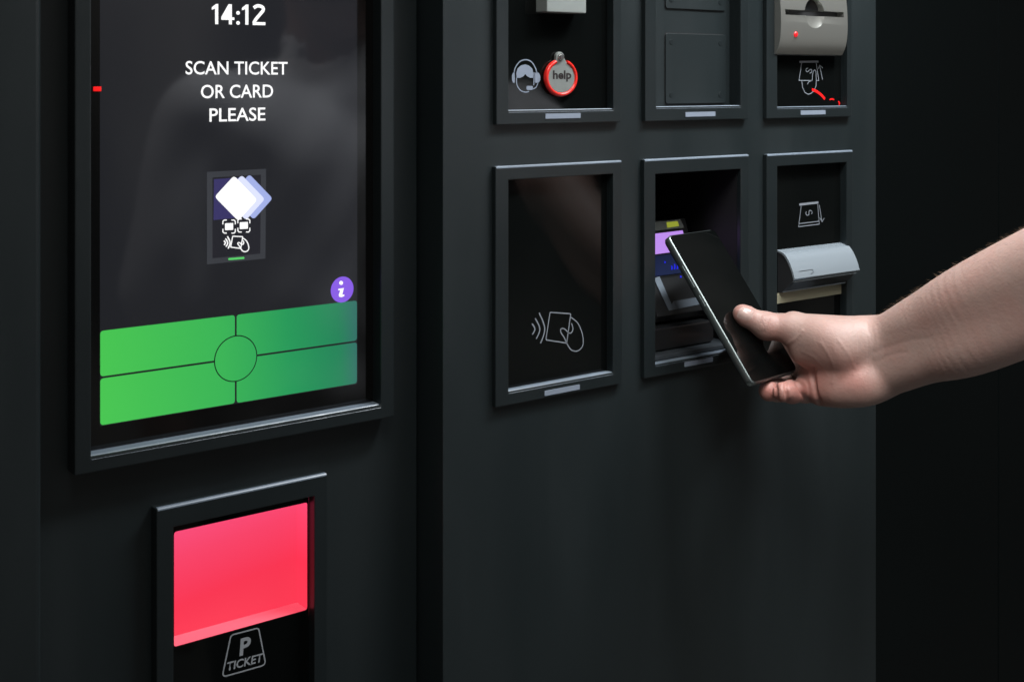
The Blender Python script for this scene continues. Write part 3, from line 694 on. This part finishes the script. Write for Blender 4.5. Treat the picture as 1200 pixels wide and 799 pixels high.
# ------------------------------------------------------------------ person: surfaces grown from distance fields
class Field:
    def __init__(s, lo, hi, h):
        s.lo = np.array(lo, float); s.h = h; s.n = np.ceil((np.array(hi) - s.lo) / h).astype(int) + 1
        s.d = np.full(s.n, 60.0, np.float32)
    def sub(s, lo, hi):
        a = np.clip(np.floor((np.array(lo) - s.lo) / s.h).astype(int), 0, s.n); b = np.clip(np.ceil((np.array(hi) - s.lo) / s.h).astype(int) + 1, 0, s.n)
        if (b <= a).any(): return None
        sl = tuple(slice(i, j) for i, j in zip(a, b))
        ax = [(s.lo[k] + np.arange(a[k], b[k]) * s.h).astype(np.float32) for k in range(3)]
        return sl, ax
    def cone(s, a, b, ra, rb, k=6.0, m=14.0, cut=False):
        a, b = np.asarray(a, float), np.asarray(b, float); r = max(ra, rb) + m + k
        got = s.sub(np.minimum(a, b) - r, np.maximum(a, b) + r)
        if not got: return
        sl, ax = got; ab = b - a; q = float(ab @ ab) + 1e-9
        X, Y, Z = ax[0][:, None, None] - a[0], ax[1][None, :, None] - a[1], ax[2][None, None, :] - a[2]
        t = np.clip((X * ab[0] + Y * ab[1] + Z * ab[2]) / q, 0, 1)
        e = np.sqrt((X - t * ab[0]) ** 2 + (Y - t * ab[1]) ** 2 + (Z - t * ab[2]) ** 2) - (ra + t * (rb - ra))
        s.mix(sl, e, k, cut)
    def chain(s, pts, k, n=9):
        """smooth tapering limb through (point, radius) pairs; no swelling at the joints"""
        q = spline([np.append(p, r) for p, r in pts], n); G = Field.like(s)
        for a, b in zip(q[:-1], q[1:]): G.cone(a[:3], b[:3], a[3], b[3], 0.01, m=k + 8)
        s.join(G, k)
    @classmethod
    def like(c, o):
        g = c.__new__(c); g.lo, g.h, g.n = o.lo, o.h, o.n; g.d = np.full(o.n, 60.0, np.float32); return g
    def ball(s, c, r3, k=6.0, m=14.0, cut=False, rot=None):
        c = np.asarray(c, float); r3 = np.asarray(r3, float); r = r3.max() + m + k
        got = s.sub(c - r, c + r)
        if not got: return
        sl, ax = got
        X, Y, Z = np.broadcast_arrays(ax[0][:, None, None] - c[0], ax[1][None, :, None] - c[1], ax[2][None, None, :] - c[2])
        if rot is not None:
            Q = np.asarray(rot, np.float32); X, Y, Z = [Q[i, 0] * X + Q[i, 1] * Y + Q[i, 2] * Z for i in range(3)]
        l = np.sqrt((X / r3[0]) ** 2 + (Y / r3[1]) ** 2 + (Z / r3[2]) ** 2) + 1e-6
        g2 = np.sqrt((X / r3[0] ** 2) ** 2 + (Y / r3[1] ** 2) ** 2 + (Z / r3[2] ** 2) ** 2) + 1e-9
        s.mix(sl, l * (l - 1) / g2, k, cut)
    def mix(s, sl, e, k, cut):
        d = s.d[sl]; e = e.astype(np.float32)
        if cut:
            e = -e; h = np.maximum(k - np.abs(d - e), 0) / k; s.d[sl] = np.maximum(d, e) + h * h * k / 4
        else:
            h = np.maximum(k - np.abs(d - e), 0) / k; s.d[sl] = np.minimum(d, e) - h * h * k / 4
    def join(s, o, k):                                # o: Field on the same grid
        h = np.maximum(k - np.abs(s.d - o.d), 0) / k; s.d = np.minimum(s.d, o.d) - h * h * k / 4
    def surface(s):
        """surface nets: (verts, quads)"""
        d = s.d; neg = d < 0; n = s.n
        c = np.zeros(n - 1, np.int8)
        for i in (0, 1):
            for j in (0, 1):
                for k in (0, 1): c += neg[i:n[0] - 1 + i, j:n[1] - 1 + j, k:n[2] - 1 + k]
        cells = np.argwhere((c > 0) & (c < 8)); idx = np.full(n - 1, -1, np.int64); idx[tuple(cells.T)] = np.arange(len(cells))
        acc = np.zeros((len(cells), 3)); cnt = np.zeros(len(cells))
        cor = [(i, j, k) for i in (0, 1) for j in (0, 1) for k in (0, 1)]
        val = {q: d[cells[:, 0] + q[0], cells[:, 1] + q[1], cells[:, 2] + q[2]] for q in cor}
        for q in cor:
            for a in range(3):
                if q[a]: continue
                w = list(q); w[a] = 1; w = tuple(w); va, vb_ = val[q], val[w]; m = (va < 0) != (vb_ < 0)
                t = np.where(m, va / np.where(m, va - vb_, 1), 0); p = np.tile(np.array(q, float), (len(cells), 1)); p[:, a] = t
                acc[m] += p[m]; cnt[m] += 1
        V_ = s.lo + (cells + acc / cnt[:, None]) * s.h
        quads = []
        for a in range(3):
            b, c2 = (a + 1) % 3, (a + 2) % 3
            s0 = [slice(None)] * 3; s1 = [slice(None)] * 3; s0[a] = slice(0, -1); s1[a] = slice(1, None)
            A, B = neg[tuple(s0)], neg[tuple(s1)]; e = np.argwhere(A != B)
            e = e[(e[:, b] > 0) & (e[:, c2] > 0) & (e[:, b] < n[b] - 1) & (e[:, c2] < n[c2] - 1)]
            fl = A[tuple(e.T)]
            def cell(db, dc):
                q = e.copy(); q[:, b] -= db; q[:, c2] -= dc; return idx[tuple(q.T)]
            Q = np.stack([cell(1, 1), cell(0, 1), cell(0, 0), cell(1, 0)], 1); Q[~fl] = Q[~fl][:, ::-1]; quads.append(Q)
        return V_, np.concatenate(quads)
def relax(V_, Q, it=4, lam=0.5, mu=-0.42):
    e = np.concatenate([Q[:, [0, 1]], Q[:, [1, 2]], Q[:, [2, 3]], Q[:, [3, 0]]]); e = np.concatenate([e, e[:, ::-1]])
    cnt = np.bincount(e[:, 0], minlength=len(V_))[:, None]
    for k in range(it * 2):
        m = np.stack([np.bincount(e[:, 0], V_[e[:, 1], a], len(V_)) for a in range(3)], 1) / cnt
        V_ = V_ + (lam if k % 2 == 0 else mu) * (m - V_)
    return V_
def mesh_from(name, V_, Q):
    me = bpy.data.meshes.new(name); me.vertices.add(len(V_)); me.vertices.foreach_set('co', V_.astype(np.float32).ravel())
    me.loops.add(len(Q) * 4); me.loops.foreach_set('vertex_index', Q.astype(np.int32).ravel())
    me.polygons.add(len(Q)); me.polygons.foreach_set('loop_start', np.arange(0, len(Q) * 4, 4, dtype=np.int32))
    me.update(calc_edges=True); me.validate()
    me.polygons.foreach_set('use_smooth', np.ones(len(me.polygons), bool)); me.update()
    return me
def to_world(Vv): w = view_to_mm(Vv); w[:, 2] += EYE; return w / 1000.0
def from_world(p): # world mm (z eye-relative) -> view axes
    q = np.asarray(p, float) - np.array([CAM[0], CAM[1], 0]); return np.array([q @ R, q[2], q @ V])

vp = view_pt
lo, hi = (120, -315, 880), (560, 60, 1215)
A = Field(lo, hi, 1.2)
# forearm: two bones' worth of flesh side by side
wr_t, wr_b = vp(1030, 402, 1075), vp(1036, 436, 1068)
ELB = vp(1312, 300, 950)
el_t, el_b = vp(1290, 284, 950), vp(1300, 324, 955)
mid_t, mid_b = vp(1150, 346, 1012), vp(1150, 398, 1010)
m2_t, m2_b = vp(1085, 376, 1045), vp(1085, 420, 1042)
A.chain([(vp(960, 396, 1100), 15), (vp(1000, 399, 1080), 18.5), (wr_t, 20.5), (m2_t, 24), (mid_t, 30), (el_t, 35)], 6)
A.chain([(vp(960, 442, 1100), 15), (vp(1000, 441, 1074), 19), (wr_b, 20), (m2_b, 20.5), (mid_b, 25.5), (el_b, 33)], 14)
SH = from_world((330, -600, -60))
UP1 = from_world((376, -431, -99))
A.cone(ELB, UP1, 42, 46, 16)
# palm: wrist to knuckles
mc = {2: (vp(1018, 392, 1085), vp(930, 381, 1140)), 3: (vp(1020, 405, 1088), vp(934, 402, 1150)), 4: (vp(1022, 422, 1085), vp(944, 428, 1140)), 5: (vp(1025, 440, 1075), vp(962, 452, 1112))}
PM = Field.like(A)
for k in mc: PM.cone(*mc[k], 15, (11.0, 11.5, 11.5, 12)[k - 2], 6)
A.join(PM, 10)
A.cone(mc[2][1], mc[3][1], 10, 10, 8); A.cone(mc[3][1], mc[4][1], 10, 11, 8); A.cone(mc[4][1], mc[5][1], 10, 11, 8)
A.cone(vp(1010, 447, 1070), vp(965, 452, 1090), 16, 14, 12)            # heel of the hand under the little finger
A.chain([(vp(1035, 447, 1072), 11), (vp(1012, 453, 1064), 14), (vp(985, 457, 1070), 14), (vp(962, 456, 1084), 12.5)], 10)
A.ball(vp(985, 428, 1088), (24, 20, 22), 12)
# ball of the thumb and thumb
A.chain([(vp(1040, 404, 1078), 15), (vp(1005, 401, 1072), 17), (vp(970, 397, 1076), 18), (vp(948, 395, 1086), 16)], 12)
A.cone(vp(985, 412, 1068), vp(943, 410, 1088), 15, 13, 10)
T = Field.like(A)
T.cone(vp(955, 392, 1085), vp(930, 386, 1092), 15.5, 13.2, 6)
T.cone(vp(930, 386, 1092), vp(899, 382.5, 1098), 12.4, 11.0, 5); T.ball(vp(899, 382, 1097), (11.2, 11.4, 11), 4)
T.cone(vp(896, 381.5, 1097), vp(873, 370, 1098), 10.6, 9.0, 5); T.cone(vp(873, 370, 1098), vp(869, 367.5, 1098), 8.8, 7.6, 3)
A.join(T, 7)
# fingers behind and below the phone; neighbours stay apart
def finger(ch, k=4):
    G = Field.like(A)
    for (a, ra), (b, rb) in zip(ch[:-1], ch[1:]): G.cone(a, b, ra, rb, k)
    return G
fing = [
    [(mc[2][1], 10.5), (vp(893, 378, 1172), 9.4), (vp(868, 392, 1160), 8.2), (vp(858, 398, 1135), 7.2)],
    [(mc[3][1], 10.8), (vp(905, 412, 1176), 9.6), (vp(878, 420, 1152), 8.4), (vp(870, 424, 1128), 7.4)],
    [(mc[4][1], 10.6), (vp(926, 447, 1146), 10.0), (vp(911, 457, 1108), 9.6), (vp(901, 458, 1082), 8.8)],
    [(mc[5][1], 11.5), (vp(943, 456.5, 1094), 10.8), (vp(928, 459, 1076), 9.3), (vp(917, 459.5, 1066), 8.4)]]
for ch in fing: A.join(finger(ch), 1.2 if ch is not fing[0] else 2.0)
A.cone(vp(955, 450, 1092), vp(950, 440, 1100), 11.5, 11, 6)
# creases
def groove(pts, r, k=1.6):
    for a, b in zip(pts[:-1], pts[1:]): A.cone(a, b, r, r, k, m=4, cut=True)
def hit(px, py, d0=1000, d1=1190, off=0.0):
    """where the sight line through a pixel first meets the grown surface"""
    D = np.arange(d0, d1, .7); p = np.stack([(px - PX) / F * D, (PY - py) / F * D, D], 1)
    g = np.rint((p - A.lo) / A.h).astype(int); ok = ((g >= 0) & (g < A.n)).all(1); g = np.clip(g, 0, A.n - 1)
    v = np.where(ok, A.d[tuple(g.T)], 60); k = np.argmax(v < 0)
    return None if v[k] >= 0 else vp(px, py, D[k] + off)
def crease(pts, r, k=1.8, sink=0.1):
    q = [hit(*p, off=-r + sink + 0.5) for p in spline(pts, 5)]; q = [p for p in q if p is not None]
    groove(q, r, k)
crease([(930, 441), (935, 452), (942, 464), (947, 471)], 1.1, 2.4, 1.3)
crease([(953, 430), (954, 445), (956, 460), (961, 474)], 1.1, 3, 1.0)
crease([(920.5, 449), (921.5, 460), (923, 472)], 0.9, 2, 1.0)
crease([(909, 450), (910, 460), (911, 470)], 0.9, 2, 1.0)
VV, QQ = A.surface(); VV = relax(VV, QQ, 7)
# pull the surface's inner end back inside the sleeve: nothing to trim, the upper arm ends as a dome under the shirt
Wv = to_world(VV)
def gauss(c, s): return np.exp(-((VV - c) ** 2).sum(1) / (2 * s * s))
redness = (0.9 * gauss(vp(866, 369, 1092), 9) + 0.55 * gauss(vp(905, 396, 1084), 12) + 0.9 * gauss(vp(900, 460, 1070), 12) + 0.8 * gauss(vp(930, 462, 1066), 16)
           + 0.7 * gauss(vp(950, 450, 1080), 14) + 0.65 * gauss(vp(1004, 447, 1045), 12) + 0.5 * gauss(vp(980, 430, 1064), 14) + 0.5 * gauss(vp(912, 370, 1120), 12)
           + 0.18 * gauss(vp(1120, 370, 990), 30))
redness = np.clip(redness * .7, 0, 1)
wrinkle = np.zeros(len(VV))                            # fine skin lines, used as relief only
for w_, dep, pts in ([(.9, 1.0, [(897 + dx, 371), (894.5 + dx, 378), (891.5 + dx, 386)]) for dx in (-2, 1.5, 4.5)]
                + [(.9, .42, [(1001 + dx, y0), (1003.5 + dx, (y0 + y1) / 2), (1000 + dx, y1)]) for dx, y0, y1 in ((0, 380, 438), (4.6, 384, 424), (12, 378, 452), (16.5, 392, 436), (24, 384, 420))]
                + [(1.0, 1.5, [(918, 401), (921.5, 403.5), (927, 400.5), (934, 395.5), (940, 387.5)])]
                + [(1.2, .9, [(962, 402), (971, 416), (977, 432), (975, 448)]), (1.0, .6, [(982, 398), (994, 415), (1001, 430)]), (1.0, .5, [(940, 412), (955, 420), (970, 440)])]
                + [(1.6, -.6, [(1024, 413), (1045, 405), (1070, 398), (1090, 396)]), (1.3, -.45, [(1030, 423), (1046, 415), (1062, 413)])]):
    q = [hit(*p) for p in spline(pts, 14)]; q = np.array([p for p in q if p is not None])
    near = np.where((np.abs(VV - q.mean(0)) < 70).all(1))[0]
    dm = np.min(((VV[near][:, None] - q[None]) ** 2).sum(2), 1)
    wrinkle[near] += dep * np.exp(-dm / (2 * w_ * w_))

sk = bpy.data.materials.new('skin'); sk.use_nodes = True; nt = sk.node_tree; b = nt.nodes['Principled BSDF']
b.inputs['Roughness'].default_value = 0.52; b.inputs['Specular IOR Level'].default_value = 0.38; b.inputs['Subsurface Weight'].default_value = 0.12; b.inputs['Subsurface Radius'].default_value = (1.0, 0.35, 0.2); b.inputs['Subsurface Scale'].default_value = 0.004
an = nt.nodes.new('ShaderNodeAttribute'); an.attribute_name = 'redness'
co = nt.nodes.new('ShaderNodeTexCoord')
n1 = nt.nodes.new('ShaderNodeTexNoise'); n1.inputs['Scale'].default_value = 45; n1.inputs['Detail'].default_value = 4
mr = nt.nodes.new('ShaderNodeMapRange'); mr.inputs['From Min'].default_value = 0.35; mr.inputs['From Max'].default_value = 0.7; mr.inputs['To Max'].default_value = 0.22
ad = nt.nodes.new('ShaderNodeMath'); ad.operation = 'ADD'; ad.use_clamp = True
mx = nt.nodes.new('ShaderNodeMix'); mx.data_type = 'RGBA'
mx.inputs['A'].default_value = (0.345, 0.240, 0.206, 1); mx.inputs['B'].default_value = (0.355, 0.150, 0.123, 1)
nt.links.new(co.outputs['Object'], n1.inputs['Vector']); nt.links.new(n1.outputs['Fac'], mr.inputs['Value'])
nt.links.new(an.outputs['Fac'], ad.inputs[0]); nt.links.new(mr.outputs[0], ad.inputs[1]); nt.links.new(ad.outputs[0], mx.inputs['Factor']); nt.links.new(mx.outputs['Result'], b.inputs['Base Color'])
n2 = nt.nodes.new('ShaderNodeTexNoise'); n2.inputs['Scale'].default_value = 420; n2.inputs['Detail'].default_value = 3
n3 = nt.nodes.new('ShaderNodeTexNoise'); n3.inputs['Scale'].default_value = 110; n3.inputs['Detail'].default_value = 4; n3.inputs['Distortion'].default_value = 0.2
ma = nt.nodes.new('ShaderNodeMath'); ma.operation = 'MULTIPLY_ADD'; ma.inputs[1].default_value = 0.8
nt.links.new(co.outputs['Object'], n2.inputs['Vector']); nt.links.new(co.outputs['Object'], n3.inputs['Vector'])
nt.links.new(n2.outputs['Fac'], ma.inputs[0]); nt.links.new(n3.outputs['Fac'], ma.inputs[2])
aw = nt.nodes.new('ShaderNodeAttribute'); aw.attribute_name = 'wrinkle'
wm_ = nt.nodes.new('ShaderNodeMath'); wm_.operation = 'MULTIPLY_ADD'; wm_.inputs[1].default_value = -1.6
nt.links.new(aw.outputs['Fac'], wm_.inputs[0]); nt.links.new(ma.outputs[0], wm_.inputs[2])
bp = nt.nodes.new('ShaderNodeBump'); bp.inputs['Strength'].default_value = 0.30; bp.inputs['Distance'].default_value = 0.0010
nt.links.new(wm_.outputs[0], bp.inputs['Height']); nt.links.new(bp.outputs[0], b.inputs['Normal'])

# the rest of the figure (out of frame; it is what the glass mirrors)
def wm(x, y, z): return np.array([x, y, z], float)                     # world mm, z from the floor
B = Field((-160, -860, 0), (660, -340, 1790), 7)
PX0, PY0 = 225, -650
B.ball(wm(PX0, PY0 + 18, 1625), (76, 96, 112), 10); B.ball(wm(PX0, PY0 + 48, 1585), (58, 66, 66), 20); B.ball(wm(PX0, PY0 + 112, 1610), (14, 22, 20), 10)
for s in (-1, 1): B.ball(wm(PX0 + s * 76, PY0 + 8, 1612), (9, 20, 32), 6)
B.cone(wm(PX0, PY0 - 5, 1560), wm(PX0, PY0 - 10, 1450), 56, 62, 20)
B.cone(wm(PX0 - 150, PY0 - 5, 1405), wm(PX0 + 165, PY0 + 5, 1405), 55, 55, 30)
B.cone(wm(PX0 - 70, PY0, 1340), wm(PX0 - 60, PY0, 960), 105, 100, 40); B.cone(wm(PX0 + 70, PY0, 1340), wm(PX0 + 60, PY0, 960), 105, 100, 40)
B.cone(wm(PX0 - 185, PY0 - 5, 1390), wm(PX0 - 235, PY0 - 10, 1110), 48, 40, 20); B.cone(wm(PX0 - 235, PY0 - 10, 1110), wm(PX0 - 235, PY0 + 40, 880), 38, 28, 16)
B.ball(wm(PX0 - 235, PY0 + 55, 810), (20, 42, 62), 16)
B.cone(wm(455, -600, 1392), wm(380, -440, 1353), 50, 46, 20)
for s in (-1, 1):
    B.cone(wm(PX0 + s * 85, PY0, 930), wm(PX0 + s * 90, PY0, 500), 84, 56, 25); B.cone(wm(PX0 + s * 90, PY0, 500), wm(PX0 + s * 92, PY0 - 8, 90), 54, 38, 20)
    B.cone(wm(PX0 + s * 92, PY0 - 20, 40), wm(PX0 + s * 96, PY0 + 150, 32), 36, 30, 14)
    B.ball(wm(PX0 + s * 28, PY0 + 102, 1632), (15, 12, 9), 6, cut=True)
Vb, Qb = B.surface(); Vb = relax(Vb, Qb, 4)
nb = len(Wv)
allV = np.concatenate([Wv, Vb / 1000.0]); allQ = np.concatenate([QQ, Qb + nb])
body = mesh_from('body', allV, allQ)
at = body.attributes.new('wrinkle', 'FLOAT', 'POINT'); at.data.foreach_set('value', np.concatenate([wrinkle, np.zeros(len(Vb))]).astype(np.float32))
at = body.attributes.new('redness', 'FLOAT', 'POINT'); at.data.foreach_set('value', np.concatenate([redness, np.full(len(Vb), 0.1)]).astype(np.float32))
PE = thing('person', (PX0 / 1000, PY0 / 1000, 0.0), 'bare forearm and hand reaching in from the right to hold a black phone', 'person')
link('body', body, sk, PE)
def garment(name, build, material, h=7, wave=0.0):
    G = Field((-180, -900, 0), (680, -330, 1800), h); build(G)
    if wave:
        ax = [(G.lo[k] + np.arange(G.n[k]) * h) for k in range(3)]
        X, Y, Z = ax[0][:, None, None], ax[1][None, :, None], ax[2][None, None, :]
        G.d += (wave * (np.sin(X * .035 + Z * .028 + 2 * np.sin(Z * .012)) * np.sin(Z * .021 - X * .018 + Y * .02) + .5 * np.sin(X * .07 - Z * .05))).astype(np.float32)
    v, q = G.surface(); v = relax(v, q, 4); return link(name, mesh_from(name, v / 1000.0, q), material, PE)
def shirt(G):
    G.cone(wm(PX0 - 150, PY0 - 5, 1405), wm(PX0 + 165, PY0 + 5, 1405), 64, 64, 30)
    G.cone(wm(PX0 - 72, PY0, 1340), wm(PX0 - 64, PY0, 950), 118, 118, 50); G.cone(wm(PX0 + 72, PY0, 1340), wm(PX0 + 64, PY0, 950), 118, 118, 50)
    G.cone(wm(PX0 - 185, PY0 - 5, 1390), wm(PX0 - 225, PY0 - 8, 1190), 62, 62, 20); G.cone(wm(455, -600, 1390), wm(392, -466, 1360), 64, 62, 20)
    G.cone(wm(PX0, PY0 - 8, 1480), wm(PX0, PY0 - 5, 1430), 70, 90, 20)
    G.cone(wm(PX0, PY0 - 12, 1620), wm(PX0, PY0 - 2, 1500), 60, 63, 4, cut=True)
    G.cone(wm(358, -393, 1341), wm(380, -440, 1353), 62, 57, 2, cut=True)
garment('t_shirt', shirt, mat('pale_grey_cotton', (0.62, 0.63, 0.66), 0.85, bump=(900, .3, .0006)), wave=5.0)
def trousers(G):
    for s in (-1, 1):
        G.cone(wm(PX0 + s * 80, PY0, 960), wm(PX0 + s * 90, PY0, 500), 98, 72, 25); G.cone(wm(PX0 + s * 90, PY0, 500), wm(PX0 + s * 92, PY0 - 6, 90), 70, 58, 20)
garment('trousers', trousers, mat('dark_denim', (0.02, 0.025, 0.045), 0.8), wave=3.0)
def hair(G):
    G.ball(wm(PX0, PY0 + 6, 1640), (84, 102, 112), 8); G.ball(wm(PX0, PY0 + 95, 1560), (110, 90, 105), 12, cut=True); G.cone(wm(PX0, PY0, 1400), wm(PX0, PY0 - 60, 1500), 60, 60, 8, cut=True)
garment('hair', hair, mat('brown_hair', (0.03, 0.018, 0.01), 0.6))
for s in (-1, 1):
    def shoe(G, s=s): G.cone(wm(PX0 + s * 92, PY0 - 24, 46), wm(PX0 + s * 97, PY0 + 160, 40), 45, 39, 14)
    garment('shoe', shoe, mat('black_leather', (0.01, 0.01, 0.01), 0.4))

# thumb nail, lying on the grown surface
NC = hit(874.5, 366.8); ax_l = vp(868, 361.5, 1098) - vp(895, 377, 1098); ax_l /= np.linalg.norm(ax_l)
nn = np.array([0.30, 0.52, -0.80]); nn -= ax_l * (nn @ ax_l); nn /= np.linalg.norm(nn); ax_w = np.cross(ax_l, nn)
def drop(p):                                          # fall along -nn to the surface
    t = np.arange(9, -12, -.15); q = p + nn[None] * t[:, None]; g = (q - A.lo) / A.h; i0 = np.floor(g).astype(int); fr = g - i0; v = 0
    for c in np.ndindex(2, 2, 2):
        v = v + A.d[tuple((i0 + np.array(c)).T)] * np.prod(np.where(np.array(c), fr, 1 - fr), 1)
    return q[np.argmax(v < 0)]
bm = bmesh.new(); rows = []
for i in range(17):
    u = -1 + 2 * i / 16; row = []
    for j in range(13):
        w = -1 + 2 * j / 12; hw = 5.0 * (1 - 0.10 * max(u, 0) ** 2 - 0.25 * max(-u, 0) ** 3) * math.sqrt(max(1 - abs(u) ** 6, 0.05))
        p = drop(NC + ax_l * (u * 6.3) + ax_w * (w * hw)) + nn * (0.55 * (1 - abs(w) ** 4) * min(1, (u + 1) * 2) + .05 + .35 * max(0, u - .6))
        row.append(bm.verts.new(W(view_to_mm(p))))
    rows.append(row)
for a, b_ in zip(rows[:-1], rows[1:]):
    for k in range(12): bm.faces.new((a[k], a[k + 1], b_[k + 1], b_[k]))
finish(bm, 'thumb_nail', mat('nail', (0.43, 0.30, 0.265), 0.25), PE, smooth=True, angle=80)

# fine hair on the forearm
tri = VV[QQ[:, 0]]; e1 = VV[QQ[:, 1]] - tri; e2 = VV[QQ[:, 3]] - tri
nor = np.cross(e1, e2); nor /= (np.linalg.norm(nor, axis=1)[:, None] + 1e-9)
armdir = wr_t - el_t; armdir /= np.linalg.norm(armdir)
sel = np.where((tri[:, 0] > vp(1022, 370, 1075)[0]) & (tri[:, 0] < vp(1260, 300, 965)[0]) & (nor[:, 1] > 0.35) & (nor[:, 2] > -0.45))[0]
pick = rng.choice(sel, 800)
vs, fs = [], []
for q in pick:
    base = tri[q] + rng.normal(0, .5, 3); n0 = nor[q]
    if rng.random() > (n0[1] - 0.05) * 1.1: continue
    Lh = rng.uniform(2.5, 5.5); dr = armdir * rng.uniform(.3, .9) + n0 * rng.uniform(.35, .8) + rng.normal(0, .22, 3); dr /= np.linalg.norm(dr)
    bend = armdir * .35 - n0 * .15; side = np.cross(dr, n0); side /= (np.linalg.norm(side) + 1e-9); s2 = np.cross(dr, side)
    k0 = len(vs)
    for t, r in ((-.08, .055), (.35, .05), (.7, .035), (1, .008)):
        c = base + dr * Lh * t + bend * Lh * t * t * .5
        for a in (0, 2.094, 4.189): vs.append(c + (side * math.cos(a) + s2 * math.sin(a)) * r)
    for s in range(3):
        for a in range(3): fs.append((k0 + s * 3 + a, k0 + s * 3 + (a + 1) % 3, k0 + s * 3 + 3 + (a + 1) % 3, k0 + s * 3 + 3 + a))
link('arm_hair', mesh_from('arm_hair', to_world(np.array(vs)), np.array(fs)), mat('fine_brown_hair', (0.20, 0.125, 0.075), 0.5), PE)
